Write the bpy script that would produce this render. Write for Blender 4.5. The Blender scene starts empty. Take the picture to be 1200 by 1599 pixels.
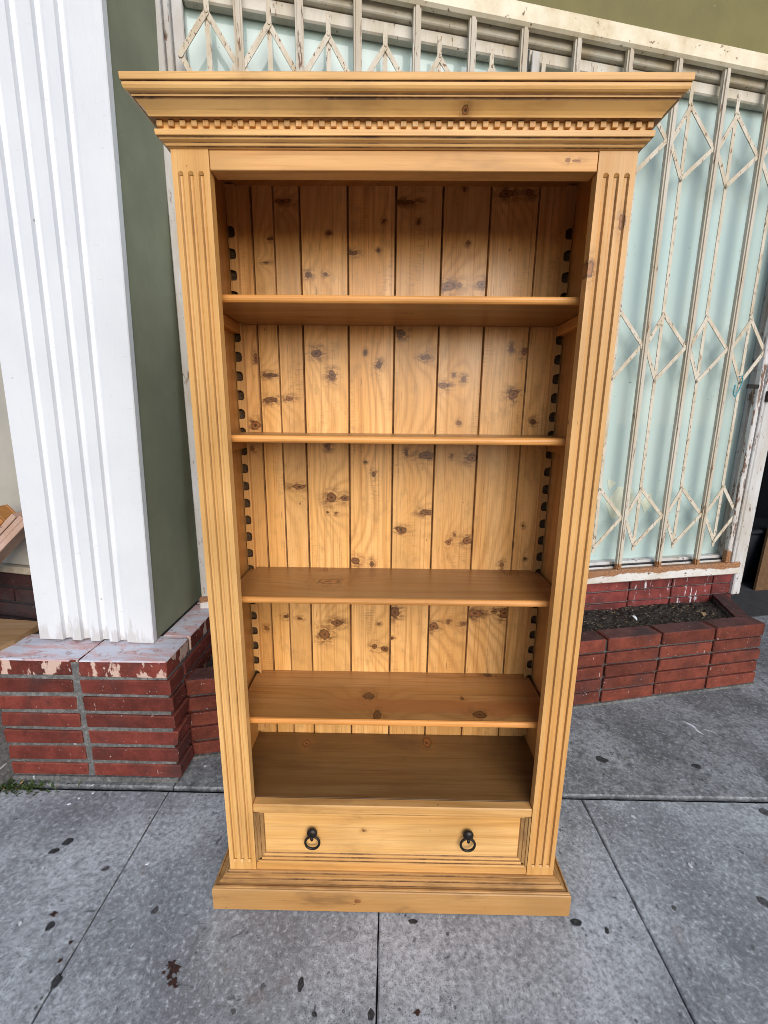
import bpy, math, random
from mathutils import Vector, Matrix
R = math.radians
random.seed(7)
S = bpy.context.scene
COL = S.collection

# ------------------------------------------------------------------ camera
cam = bpy.data.objects.new('camera', bpy.data.cameras.new('camera'))
COL.objects.link(cam)
S.camera = cam
PITCH, YAW, ROLL, FPX = -0.2136, -0.01, 0.0101, 664.26
f_ = Vector((math.sin(YAW)*math.cos(PITCH), math.cos(YAW)*math.cos(PITCH), math.sin(PITCH)))
r_ = Vector((math.cos(YAW), -math.sin(YAW), 0))
u_ = r_.cross(f_)
r2 = r_*math.cos(ROLL) + u_*math.sin(ROLL)
u2 = r2.cross(f_)
M = Matrix((r2, u2, -f_)).transposed().to_4x4()
M.translation = Vector((-0.0223, -1.0533, 1.475))
cam.matrix_world = M
cam.data.sensor_fit = 'VERTICAL'
cam.data.sensor_height = 24
cam.data.lens = 24*FPX/1599
cam.data.clip_start = 0.02
cam.data.clip_end = 2000

# ------------------------------------------------------------------ light
SUN_EL, SUN_AZ = R(27), R(163)
W = bpy.data.worlds.new('World'); S.world = W; W.use_nodes = True
wn = W.node_tree; wn.nodes.clear()
sky = wn.nodes.new('ShaderNodeTexSky'); sky.sky_type = 'NISHITA'; sky.sun_disc = False
sky.sun_elevation = SUN_EL; sky.sun_rotation = SUN_AZ
sky.air_density = 1.0; sky.dust_density = 1.0; sky.ozone_density = 1.0
bg = wn.nodes.new('ShaderNodeBackground'); bg.inputs['Strength'].default_value = 0.085
wo = wn.nodes.new('ShaderNodeOutputWorld')
wn.links.new(sky.outputs[0], bg.inputs[0]); wn.links.new(bg.outputs[0], wo.inputs[0])
sl = bpy.data.lights.new('sun', 'SUN'); sl.energy = 1.5; sl.angle = R(52); sl.color = (1.0, 0.965, 0.92)
so = bpy.data.objects.new('sun', sl); COL.objects.link(so)
sd = Vector((math.sin(SUN_AZ)*math.cos(SUN_EL), math.cos(SUN_AZ)*math.cos(SUN_EL), math.sin(SUN_EL)))
so.rotation_euler = sd.to_track_quat('Z', 'Y').to_euler(); so.location = (0.5, -4, 5)
S.view_settings.view_transform = 'Standard'
try: S.view_settings.look = 'None'
except Exception: pass
S.view_settings.gamma = 1.0
S.cycles.filter_width = 0.9
S.cycles.use_denoising = True
S.view_settings.use_curve_mapping = False
S.view_settings.exposure = 0.80

# ------------------------------------------------------------------ node helpers
class NT:
    def __init__(s, name):
        s.m = bpy.data.materials.new(name); s.m.use_nodes = True
        s.t = s.m.node_tree; s.n = s.t.nodes; s.n.clear()
        s.b = s.n.new('ShaderNodeBsdfPrincipled')
        o = s.n.new('ShaderNodeOutputMaterial'); s.t.links.new(s.b.outputs[0], o.inputs[0])
        s.tc = None
    def put(s, sock, v):
        if v is None: return
        if isinstance(v, bpy.types.NodeSocket): s.t.links.new(v, sock)
        elif isinstance(v, (tuple, list)) and sock.type == 'RGBA' and len(v) == 3: sock.default_value = (*v, 1)
        else: sock.default_value = v
    def obj(s):
        if not s.tc: s.tc = s.n.new('ShaderNodeTexCoord')
        return s.tc.outputs['Object']
    def rnd(s):
        return s.n.new('ShaderNodeObjectInfo').outputs['Random']
    def geo(s, k): return s.n.new('ShaderNodeNewGeometry').outputs[k]
    def math(s, op, a, b=None, c=None, clamp=False):
        n = s.n.new('ShaderNodeMath'); n.operation = op; n.use_clamp = clamp
        for i, v in enumerate((a, b, c)): s.put(n.inputs[i], v)
        return n.outputs[0]
    def vm(s, op, a, b=None, c=None):
        n = s.n.new('ShaderNodeVectorMath'); n.operation = op
        for i, v in enumerate((a, b, c)): s.put(n.inputs[i], v)
        return n.outputs['Value'] if op in ('LENGTH', 'DOT_PRODUCT', 'DISTANCE') else n.outputs['Vector']
    def sep(s, v):
        n = s.n.new('ShaderNodeSeparateXYZ'); s.put(n.inputs[0], v); return n.outputs
    def comb(s, x, y, z):
        n = s.n.new('ShaderNodeCombineXYZ')
        for i, v in enumerate((x, y, z)): s.put(n.inputs[i], v)
        return n.outputs[0]
    def noise(s, vec, scale, detail=3, rough=.55, dist=0, color=False):
        n = s.n.new('ShaderNodeTexNoise'); s.put(n.inputs['Vector'], vec)
        n.inputs['Scale'].default_value = scale; n.inputs['Detail'].default_value = detail
        n.inputs['Roughness'].default_value = rough; n.inputs['Distortion'].default_value = dist
        return n.outputs['Color' if color else 'Fac']
    def voro(s, vec, scale, feature='F1', out='Distance', rand=1):
        n = s.n.new('ShaderNodeTexVoronoi'); s.put(n.inputs['Vector'], vec); n.feature = feature
        n.inputs['Scale'].default_value = scale; n.inputs['Randomness'].default_value = rand
        return n.outputs[out]
    def ms(s, v, a, b, c=0., d=1., smooth=True):
        n = s.n.new('ShaderNodeMapRange'); n.interpolation_type = 'SMOOTHSTEP' if smooth else 'LINEAR'
        n.clamp = True
        for i, x in enumerate((v, a, b, c, d)): s.put(n.inputs[i], x)
        return n.outputs[0]
    def mix(s, f, a, b, mode='MIX'):
        n = s.n.new('ShaderNodeMix'); n.data_type = 'RGBA'; n.blend_type = mode
        s.put(n.inputs[0], f); s.put(n.inputs[6], a); s.put(n.inputs[7], b)
        return n.outputs[2]
    def bump(s, h, strength=.3, dist=.002):
        n = s.n.new('ShaderNodeBump'); n.inputs['Strength'].default_value = strength
        n.inputs['Distance'].default_value = dist; s.put(n.inputs['Height'], h)
        s.t.links.new(n.outputs[0], s.b.inputs['Normal'])
    def out(s, col=None, rough=None, metal=None, spec=None, coat=None):
        s.put(s.b.inputs['Base Color'], col); s.put(s.b.inputs['Roughness'], rough)
        s.put(s.b.inputs['Metallic'], metal); s.put(s.b.inputs['Specular IOR Level'], spec)
        s.put(s.b.inputs['Coat Weight'], coat)
        return s.m

# knot distance group: outputs r (0 in the middle of the knot) and a bump that bends the grain round it
kg = bpy.data.node_groups.new('knot', 'ShaderNodeTree')
kg.interface.new_socket('P', in_out='INPUT', socket_type='NodeSocketVector')
kg.interface.new_socket('K', in_out='INPUT', socket_type='NodeSocketVector')
kg.interface.new_socket('Inv', in_out='INPUT', socket_type='NodeSocketVector')
kg.interface.new_socket('r', in_out='OUTPUT', socket_type='NodeSocketFloat')
kg.interface.new_socket('bump', in_out='OUTPUT', socket_type='NodeSocketFloat')
gi = kg.nodes.new('NodeGroupInput'); go = kg.nodes.new('NodeGroupOutput')
a = kg.nodes.new('ShaderNodeVectorMath'); a.operation = 'SUBTRACT'
b = kg.nodes.new('ShaderNodeVectorMath'); b.operation = 'MULTIPLY'
c = kg.nodes.new('ShaderNodeVectorMath'); c.operation = 'LENGTH'
d = kg.nodes.new('ShaderNodeVectorMath'); d.operation = 'MULTIPLY'; d.inputs[1].default_value = (.42, .2, 0)
e = kg.nodes.new('ShaderNodeVectorMath'); e.operation = 'DOT_PRODUCT'
g = kg.nodes.new('ShaderNodeMath'); g.operation = 'ADD'; g.inputs[1].default_value = 1
h = kg.nodes.new('ShaderNodeMath'); h.operation = 'DIVIDE'; h.inputs[0].default_value = 1
L = kg.links.new
L(gi.outputs['P'], a.inputs[0]); L(gi.outputs['K'], a.inputs[1]); L(a.outputs[0], b.inputs[0]); L(gi.outputs['Inv'], b.inputs[1])
L(b.outputs[0], c.inputs[0]); L(c.outputs['Value'], go.inputs['r'])
L(b.outputs[0], d.inputs[0]); L(d.outputs[0], e.inputs[0]); L(d.outputs[0], e.inputs[1])
L(e.outputs['Value'], g.inputs[0]); L(g.outputs[0], h.inputs[1]); L(h.outputs[0], go.inputs['bump'])

PINE_L, PINE_M, PINE_D = (.79, .475, .185), (.68, .355, .102), (.38, .16, .036)
def pine(name, axis='z', knots=(), rings=34, rough=.42, tone=1.0, saw=0.0, smudge=0.5, wax=0.0, hue=(1, 1, 1), coat=.04, grain=.5, band=None, kdark=1.):
    """waxed antique pine; grain runs along axis; knots = (across, along, r_across, r_along)"""
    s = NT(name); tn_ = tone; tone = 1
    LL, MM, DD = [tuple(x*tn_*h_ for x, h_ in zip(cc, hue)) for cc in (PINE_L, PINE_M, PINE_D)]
    p = s.sep(s.obj()); rn = s.rnd()
    if axis == 'z':   u = s.math('MULTIPLY_ADD', p[1], .8, p[0]); w = p[2]
    elif axis == 'x': u = s.math('MULTIPLY_ADD', p[1], .8, p[2]); w = p[0]
    elif axis == 'f': u = s.math('MULTIPLY_ADD', p[2], .8, p[1]); w = p[0]
    else:             u = s.math('MULTIPLY_ADD', p[0], .8, p[2]); w = p[1]
    P = s.comb({'z': p[0], 'x': p[2], 'f': s.math('ADD', p[1], .14), 'y': p[2]}[axis], w, 0.)
    ur = s.math('MULTIPLY_ADD', rn, 13.7, u); wr = s.math('MULTIPLY_ADD', rn, 7.3, w)
    def st(a, b, k=0.): return s.comb(s.math('MULTIPLY', ur, a), s.math('MULTIPLY', wr, b), k)
    jit = s.noise(st(60, 60), 1, 2, .5)
    rmin = None; bsum = None
    for (ku, kw, au, aw) in knots:
        n = s.n.new('ShaderNodeGroup'); n.node_tree = kg
        s.put(n.inputs['P'], P); n.inputs['K'].default_value = (ku, kw, 0)
        n.inputs['Inv'].default_value = (1/au, 1/aw, 0)
        rmin = n.outputs['r'] if rmin is None else s.math('MINIMUM', rmin, n.outputs['r'])
        bb = s.math('MULTIPLY', n.outputs['bump'], min(1.6, au*90))
        bsum = bb if bsum is None else s.math('ADD', bsum, bb)
    warp = s.noise(st(5, .7), 1, 2, .5)
    q = s.math('MULTIPLY_ADD', ur, rings, s.math('MULTIPLY', warp, 5.5))
    if bsum is not None: q = s.math('MULTIPLY_ADD', bsum, 1.7, q)
    sn = s.math('MULTIPLY_ADD', s.math('SINE', s.math('MULTIPLY', q, 6.283)), .5, .5)
    ring = s.math('POWER', sn, 2.2)
    fine = s.noise(st(420, 7), 1, 3, .6)
    mid = s.noise(st(16, .8, 3.), 1, 3, .55)
    patch = s.noise(st(3.5, 2.2, 9.), 1, 2, .5)
    col = s.mix(s.ms(mid, .3, .72), LL, MM)
    kb = s.ms(s.math('FRACT', s.math('MULTIPLY', rn, 7.77)), 0, 1, .88, 1.10, False); kb2 = s.ms(s.math('FRACT', s.math('MULTIPLY', rn, 3.31)), 0, 1, .945, 1.02, False)
    col = s.mix(1., col, s.comb(kb, s.math('MULTIPLY', kb, kb2), s.math('MULTIPLY', kb, kb2)), 'MULTIPLY')
    lines = s.noise(st(150, 1.3, 31.), 1, 3, .6)
    col = s.mix(s.ms(lines, .50, .68, 0, .62*grain), col, DD)
    col = s.mix(s.math('MULTIPLY', s.math('MULTIPLY', ring, s.ms(s.noise(st(4, 1.1, 21.), 1, 2, .5), .38, .62, .12, 1.)), .5*(.3+.7*grain)), col, DD)
    col = s.mix(s.ms(fine, .46, .74, 0, .5*(.5+.5*grain)), col, DD)
    col = s.mix(s.ms(patch, .42, .70, 0, .55), col, tuple(x*.62 for x in MM))
    if saw:
        sw = s.noise(st(34, 260, 2.), 1, 3, .6); sm = s.noise(st(15, 4., 5.), 1, 3, .6)
        col = s.mix(s.ms(s.noise(st(20, 11, 15.), 1, 4, .65), .50, .72, 0, .42), col, (.36, .195, .065))
        col = s.mix(s.math('MULTIPLY', s.ms(sw, .46, .66), s.ms(sm, .52, .70, 0, saw*.5)), col, (.13, .07, .03))
        # worm marks and ticks along the fibre
        tk = s.noise(st(170, 14, 8.), 1, 1, .5)
        col = s.mix(s.ms(tk, .70, .78, 0, .55), col, (.09, .04, .016))
    # dents and dark flecks
    fl = s.noise(st(95, 38, 4.), 1, 2, .5)
    col = s.mix(s.ms(fl, .735, .80, 0, .8), col, (.06, .026, .012))
    if band:
        bn = s.math('ABSOLUTE', s.math('ADD', s.math('SUBTRACT', s.math('ADD', u, .14), band[0]), s.math('MULTIPLY_ADD', s.noise(s.comb(0., s.math('MULTIPLY', w, 5.), 1.), 1, 2, .5), .07, -.035)))
        bl = s.ms(s.math('ADD', w, s.math('MULTIPLY', jit, .1)), band[2], band[2]+.25)
        col = s.mix(s.math('MULTIPLY', bl, s.ms(bn, band[1], band[1]-.008, 0, .7)), col, (.30, .105, .03))
    if rmin is not None:
        rr = s.math('ADD', rmin, s.math('ADD', s.math('MULTIPLY_ADD', jit, .9, -.45), s.math('MULTIPLY_ADD', s.noise(st(190, 150, 3.), 1, 2, .5), .4, -.2)))
        halo = s.ms(rr, .8, 3.0, 1, 0)
        col = s.mix(s.math('MULTIPLY', halo, .22), col, (.36, .17, .045))
        sg = s.math('MULTIPLY', s.ms(rr, .6, 3.0, 1, 0), s.ms(s.noise(st(30, 62, 6.), 1, 4, .65, .6), .43, .60))
        col = s.mix(s.math('MULTIPLY', sg, smudge), col, (.17, .062, .014))
        kn = s.ms(rr, .78, .98, 1, 0)
        kc = s.mix(s.ms(rr, .50, .85), s.mix(s.ms(rr, .16, .34), (.035, .012, .004), (.30*kdark, .105*kdark, .024*kdark)), (.065*kdark, .021*kdark, .006*kdark))
        col = s.mix(s.math('MULTIPLY', kn, .9), col, kc)
    if wax:
        wx = s.noise(st(9, 3, 12.), 1, 4, .65)
        col = s.mix(s.ms(wx, .52, .70, 0, wax), col, (.10, .045, .018))
    hgt = s.math('ADD', s.math('MULTIPLY', fine, .5), s.math('MULTIPLY', ring, .35))
    s.bump(hgt, .25, .0012)
    s.b.inputs['Coat Roughness'].default_value = .28
    return s.out(col, s.ms(mid, .2, .8, rough-.06, rough+.10), spec=.40, coat=coat)

def plain(name, col, rough=.6, metal=0., var=.25, scale=30., spec=.4, b=.15):
    s = NT(name); n = s.noise(s.obj(), scale, 4, .6)
    c = s.mix(s.ms(n, .3, .7), tuple(x*(1-var) for x in col), tuple(min(1, x*(1+var*.6)) for x in col))
    s.bump(n, b, .002)
    return s.out(c, rough, metal, spec)

def concrete(name, base, blotch=.5, speck=.6, smooth=False):
    speck *= 1.25
    s = NT(name); o = s.obj()
    n1 = s.noise(o, 2.3, 5, .62); n2 = s.noise(o, 9, 5, .65, .4); n3 = s.noise(o, 70, 4, .7); n4 = s.noise(o, 260, 3, .7)
    c = s.mix(s.ms(n1, .34, .68), tuple(x*.55 for x in base), tuple(x*1.3 for x in base))
    c = s.mix(s.ms(n2, .48, .70, 0, blotch), c, tuple(x*.33 for x in base))
    c = s.mix(s.ms(n3, .47, .64, 0, .58), c, tuple(x*.36 for x in base))
    c = s.mix(s.ms(n3, .48, .32, 0, .6), c, tuple(min(1, x*1.75) for x in base))
    c = s.mix(s.ms(n4, .55, .66, 0, speck), c, tuple(x*.16 for x in base))
    c = s.mix(s.ms(n4, .40, .30, 0, speck*.55), c, (.52, .53, .56))
    # grime blots, dried drops, and pits
    for sc, th, am in ((42., .20, .8), (105., .24, .75), (19., .10, .7)):
        vd = s.voro(o, sc); vc = s.sep(s.voro(o, sc, out='Color'))
        big = s.ms(vc[0], .45, 1., 0, th, False)
        pit = s.math('LESS_THAN', vd, big)
        cl = s.ms(n2, .40, .60, .25, 1.)
        c = s.mix(s.math('MULTIPLY', s.math('MULTIPLY', pit, cl), am), c, tuple(x*.15 for x in base))
        lt = s.math('LESS_THAN', vd, s.ms(vc[1], .80, 1., 0, th*.8, False))
        c = s.mix(s.math('MULTIPLY', lt, .6), c, (.62, .64, .66))
    n5 = s.noise(o, 24, 5, .7, .3)
    c = s.mix(s.ms(n5, .50, .68, 0, blotch), c, tuple(x*.30 for x in base))
    d1 = s.noise(o, 26, 3, .6, .8)
    c = s.mix(s.ms(d1, .66, .72, 0, .75), c, tuple(x*.18 for x in base))
    d2 = s.noise(s.vm('ADD', o, (7.1, 3.3, 0.)), 34, 2, .5, .5)
    c = s.mix(s.ms(d2, .735, .765, 0, .75), c, (.55, .57, .62))
    d3 = s.noise(s.vm('ADD', o, (17.1, 1.3, 0.)), 6, 4, .6)
    c = s.mix(s.ms(d3, .63, .74, 0, .35), c, (.17, .12, .085))
    hh = s.math('ADD', s.math('MULTIPLY', n3, .6), s.math('MULTIPLY', n4, .5 if not smooth else .15))
    s.bump(hh, .45 if not smooth else .25, .003)
    return s.out(c, s.ms(n2, .3, .7, .62, .86), spec=.35)

def brickmat(name, base, specks=.5, top_paint=0., drips=0., dirt=.5):
    base = tuple(base)
    s = NT(name); o = s.obj(); rn = s.rnd()
    ov = s.vm('ADD', o, s.comb(s.math('MULTIPLY', rn, 31.), s.math('MULTIPLY', rn, 17.), 0.))
    n1 = s.noise(ov, 14, 4, .6); n2 = s.noise(ov, 90, 3, .65); n3 = s.noise(o, 4.5, 4, .6)
    k = s.ms(rn, 0, 1, .75, 1.2)
    c = s.mix(s.ms(n1, .3, .72), tuple(x*.72 for x in base), tuple(min(1, x*1.3) for x in base))
    c = s.mix(1., c, s.comb(k, k, k), 'MULTIPLY')
    c = s.mix(s.ms(n2, .55, .75, 0, .55), c, tuple(x*.35 for x in base))
    c = s.mix(s.ms(n2, .42, .28, 0, .35), c, tuple(min(1, x*1.9+.02) for x in base))
    c = s.mix(s.ms(n3, .48, .70, 0, dirt), c, (.035, .028, .03))
    z = s.sep(s.geo('Normal'))[2]
    if specks:
        sp = s.noise(ov, 75, 2, .5); sp2 = s.noise(s.vm('MULTIPLY', ov, (80., 80., 22.)), 1, 2, .5)
        c = s.mix(s.ms(sp, .715, .745, 0, specks), c, (.62, .55, .55))
        c = s.mix(s.ms(sp2, .735, .76, 0, specks), c, (.70, .62, .62))
    if drips:
        dn = s.noise(s.vm('MULTIPLY', o, (38., 38., 7.)), 1, 3, .6); dm = s.noise(o, 3.2, 2, .5)
        c = s.mix(s.math('MULTIPLY', s.ms(dn, .60, .66), s.ms(dm, .44, .56, 0, drips)), c, (.66, .65, .70))
    if top_paint:
        tn = s.noise(s.vm('MULTIPLY', o, (1., 1.6, 1.)), 9, 5, .68, .6); tn2 = s.noise(o, 30, 4, .7)
        up = s.ms(z, .35, .8)
        c = s.mix(s.math('MULTIPLY', up, s.ms(tn, .28, .42, .45, top_paint)), c, (.60, .40, .40))
        c = s.mix(s.math('MULTIPLY', up, s.ms(s.noise(s.vm('MULTIPLY', o, (1., 3., 1.)), 7, 5, .7, .8), .38, .56, 0, .9)), c, (.56, .60, .68))
        c = s.mix(s.math('MULTIPLY', up, s.ms(tn2, .57, .64, 0, .6)), c, (.30, .16, .15))
        side = s.math('MULTIPLY', s.ms(z, .4, .2), s.ms(s.noise(s.vm('MULTIPLY', o, (16., 16., 8.)), 1, 4, .6), .51, .55))
        c = s.mix(s.math('MULTIPLY', side, .85), c, (.60, .43, .36))
    s.bump(s.math('ADD', n2, s.math('MULTIPLY', n1, .6)), .5, .003)
    return s.out(c, .82, spec=.25)

def peel(name, paint, rust=.5, stain=.4, scale=1., vstretch=.25, base_rust=None, inv=False):
    """old white oil paint on metal or wood, chipped to rust"""
    s = NT(name); o = s.obj()
    ov = s.vm('MULTIPLY', o, (scale, scale, scale*vstretch))
    n1 = s.noise(ov, 55, 4, .65); n2 = s.noise(ov, 9, 4, .6); n3 = s.noise(o, 140, 3, .6); n4 = s.noise(o, 3, 3, .5)
    c = s.mix(s.ms(n2, .35, .7), paint, tuple(x*y for x, y in zip(paint, (.80, .74, .64))))
    c = s.mix(s.ms(n2, .58, .78, 0, stain), c, (.42, .28, .13))
    c = s.mix(s.ms(n3, .60, .74, 0, .4), c, tuple(x*.5 for x in paint))
    rm = s.math('MULTIPLY', s.ms(n1, .64-.17*rust, .70-.17*rust), s.ms(n4, .30, .55, .35, 1.))
    rc = s.mix(s.ms(n3, .35, .65), (.20, .075, .022), (.07, .035, .02))
    c = s.mix(s.math('MULTIPLY', rm, .9), c, rc)
    if base_rust is not None:
        zl = s.sep(o)[2]
        br = s.math('ADD', s.ms(zl, base_rust[0], base_rust[1], *((0, 1) if inv else (1, 0))), s.math('MULTIPLY_ADD', n2, 1.6, -.8))
        c = s.mix(s.ms(br, .45, .62, 0, .92), c, s.mix(s.ms(n3, .35, .65), (.40, .165, .045), (.13, .05, .02)))
    s.bump(s.math('SUBTRACT', s.math('MULTIPLY', n3, .3), rm), .5, .0015)
    return s.out(c, .62, spec=.35)

# ------------------------------------------------------------------ mesh helpers
ORG = {}
def setp(o, label=None, cat=None, group=None, kind=None):
    if label: o['label'] = label
    if cat: o['category'] = cat
    if group: o['group'] = group
    if kind: o['kind'] = kind
    return o
def thing(name, label, cat, loc=(0, 0, 0), rot=(0, 0, 0), org=(0, 0, 0), group=None, kind=None):
    o = bpy.data.objects.new(name, None); COL.objects.link(o)
    o.location = loc; o.rotation_euler = rot; o.empty_display_size = .1
    ORG[o.name] = Vector(org)
    return setp(o, label, cat, group, kind)

class MB:
    def __init__(s): s.v = []; s.f = []; s.mi = []
    def add(s, vs, fs, mi=0):
        k = len(s.v); s.v += [tuple(x) for x in vs]; s.f += [tuple(i+k for i in q) for q in fs]
        s.mi += (mi if isinstance(mi, list) else [mi]*len(fs))
        return s
    def box(s, x0, x1, y0, y1, z0, z1, mi=0):
        vs = [(x, y, z) for z in (z0, z1) for y in (y0, y1) for x in (x0, x1)]
        return s.add(vs, [(0, 2, 3, 1), (4, 5, 7, 6), (0, 1, 5, 4), (2, 6, 7, 3), (0, 4, 6, 2), (1, 3, 7, 5)], mi)
    def cbox(s, x0, x1, y0, y1, z0, z1, b=.003, mi=0, ci=None, jit=0.):
        """chamfered box, ci = material slot of the chamfers"""
        ci = mi if ci is None else ci
        b = min(b, (x1-x0)*.4, (y1-y0)*.4, (z1-z0)*.4)
        X, Y, Z = (x0, x1), (y0, y1), (z0, z1); vs = []; idx = {}
        for i in (0, 1):
            for j in (0, 1):
                for k in (0, 1):
                    c = [X[i], Y[j], Z[k]]; sg = (1-2*i, 1-2*j, 1-2*k)
                    jx = [random.uniform(-jit, jit) for _ in range(3)]
                    for ax in range(3):
                        q = [c[m]+jx[m]+(0 if m == ax else sg[m]*b) for m in range(3)]
                        idx[i, j, k, ax] = len(vs); vs.append(q)
        fs = []; mis = []
        for ax in range(3):
            o1, o2 = [m for m in range(3) if m != ax]
            for sd_ in (0, 1):
                q = []
                for (p1, p2) in ((0, 0), (1, 0), (1, 1), (0, 1)):
                    t = [0, 0, 0]; t[ax] = sd_; t[o1] = p1; t[o2] = p2
                    q.append(idx[t[0], t[1], t[2], ax])
                fs.append(tuple(q)); mis.append(mi)
        for ax in range(3):
            o1, o2 = [m for m in range(3) if m != ax]
            for p1 in (0, 1):
                for p2 in (0, 1):
                    t = [0, 0, 0]; t[o1] = p1; t[o2] = p2
                    A = list(t); A[ax] = 0; B = list(t); B[ax] = 1
                    fs.append((idx[(*A, o1)], idx[(*B, o1)], idx[(*B, o2)], idx[(*A, o2)])); mis.append(ci)
        for i in (0, 1):
            for j in (0, 1):
                for k in (0, 1):
                    fs.append((idx[i, j, k, 0], idx[i, j, k, 1], idx[i, j, k, 2])); mis.append(ci)
        return s.add(vs, fs, mis)
    def prism(s, poly, axis, a0, a1, mi=0):
        """poly: 2-D outline; axis: extrusion axis. y: poly=(x,z); z: poly=(x,y); x: poly=(y,z)"""
        def P(p, t): return {'y': (p[0], t, p[1]), 'z': (p[0], p[1], t), 'x': (t, p[0], p[1])}[axis]
        n = len(poly); vs = [P(p, a0) for p in poly]+[P(p, a1) for p in poly]
        fs = [tuple(range(n)), tuple(range(2*n-1, n-1, -1))]+[(i, i+n, (i+1) % n+n, (i+1) % n) for i in range(n)]
        return s.add(vs, fs, mi)
    def sweep(s, stations, closed=True, caps=True, mis=None):
        """rows of points joined one to the next"""
        n = len(stations[0]); vs = [p for st in stations for p in st]; fs = []; mm = []
        for k in range(len(stations)-1):
            for i in range(n if closed else n-1):
                j = (i+1) % n
                fs.append((k*n+i, k*n+j, (k+1)*n+j, (k+1)*n+i)); mm.append(mis[i] if mis else 0)
        if caps and closed:
            fs += [tuple(range(n-1, -1, -1)), tuple(range((len(stations)-1)*n, len(stations)*n))]; mm += [0, 0]
        return s.add(vs, fs, mm)
    def tube(s, pts, r, n=8, closed=False, mi=0):
        pts = [Vector(p) for p in pts]; N_ = len(pts); rings = []
        for i, p in enumerate(pts):
            a_ = pts[i-1] if (i > 0 or closed) else p; b_ = pts[(i+1) % N_] if (i < N_-1 or closed) else p
            t = (b_-a_).normalized(); up = Vector((0, 1, 0)) if abs(t.y) < .9 else Vector((1, 0, 0))
            e1 = t.cross(up).normalized(); e2 = t.cross(e1)
            rr = r[i] if isinstance(r, (list, tuple)) else r
            rings.append([p+e1*rr*math.cos(6.2832*k/n)+e2*rr*math.sin(6.2832*k/n) for k in range(n)])
        if closed: rings.append(rings[0])
        return s.sweep(rings, True, not closed)
    def ball(s, c, rx, ry, rz, n=10, m=6):
        st = []
        for i in range(m+1):
            ph = math.pi*i/m; q = max(math.sin(ph), .02)
            st.append([(c[0]+rx*q*math.cos(6.2832*k/n), c[1]+ry*q*math.sin(6.2832*k/n), c[2]+rz*math.cos(ph)) for k in range(n)])
        return s.sweep(st, True, True)
    def bar2(s, p, q, w, n0, n1, mi=0, round_end=True):
        """flat strip between (s,z) points, thickness n0..n1"""
        a_ = Vector(p); b_ = Vector(q); t = (b_-a_).normalized(); e_ = Vector((-t.y, t.x))*w/2
        if round_end:
            out = []
            for c_, sg in ((b_, 1), (a_, -1)):
                for k in range(5):
                    an = -math.pi/2+math.pi*k/4
                    dv = t*math.cos(an)*sg*w/2 + e_*math.sin(an)*sg
                    out.append(tuple(c_+dv))
        else: out = [tuple(a_+e_), tuple(a_-e_), tuple(b_-e_), tuple(b_+e_)]
        return s.prism(out, 'y', n0, n1, mi)
    def build(s, name, mats, parent=None, smooth=False, org=None, **kw):
        if not isinstance(mats, (list, tuple)): mats = [mats]
        root = parent
        while root is not None and root.parent is not None: root = root.parent
        og = Vector(org) if org is not None else (ORG.get(root.name, Vector()) if root is not None else Vector())
        me = bpy.data.meshes.new(name)
        me.from_pydata([tuple(Vector(p)-og) for p in s.v], [], s.f)
        for m in mats: me.materials.append(m)
        if len(mats) > 1: me.polygons.foreach_set('material_index', [min(i, len(mats)-1) for i in s.mi])
        if smooth: me.polygons.foreach_set('use_smooth', [True]*len(me.polygons))
        me.validate(); me.update()
        import bmesh
        bm = bmesh.new(); bm.from_mesh(me); bmesh.ops.recalc_face_normals(bm, faces=bm.faces); bm.to_mesh(me); bm.free()
        o = bpy.data.objects.new(name, me); COL.objects.link(o)
        if parent is not None: o.parent = parent
        return setp(o, **kw)
def dup(o, loc, parent):
    c_ = o.copy(); COL.objects.link(c_); c_.parent = parent; c_.location = loc
    return c_

# ------------------------------------------------------------------ materials
TH = R(11.8)
def wpt(s_, n_, z_): return (s_*math.cos(TH)-n_*math.sin(TH), s_*math.sin(TH)+n_*math.cos(TH), z_)
m_slab = concrete('sidewalk concrete', (.395, .42, .452), .42, .7)
m_apron = concrete('apron concrete', (.27, .284, .30), .75, .45, True)
m_bed = plain('joint dirt', (.022, .022, .024), .95)
m_road = plain('asphalt', (.05, .05, .052), .9, scale=40)
m_kerb = plain('kerb concrete', (.26, .26, .25), .85)
m_mortar = concrete('mortar', (.16, .16, .158), .4, .5)
m_brick = brickmat('red brick', (.135, .028, .020), .55)
m_brickr = brickmat('planter brick', (.150, .036, .022), .5, 0, 0, .35)
m_mortard = concrete('dark raked mortar', (.085, .085, .085), .4, .5)
m_edge = brickmat('worn brick edge', (.155, .042, .03), .6)
m_brickp = brickmat('painted cap brick', (.14, .030, .021), .6, .95)
m_brickd = brickmat('drip brick', (.17, .036, .032), .6, 0, .85)
m_brickk = brickmat('shade painted old brick', (.045, .018, .018), .1, 0, 0, .8)  # darkened so the shade of the left bay sits in the colour
m_brickc = brickmat('planter cap brick', (.085, .036, .032), .35, 0, 0, .75)

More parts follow.
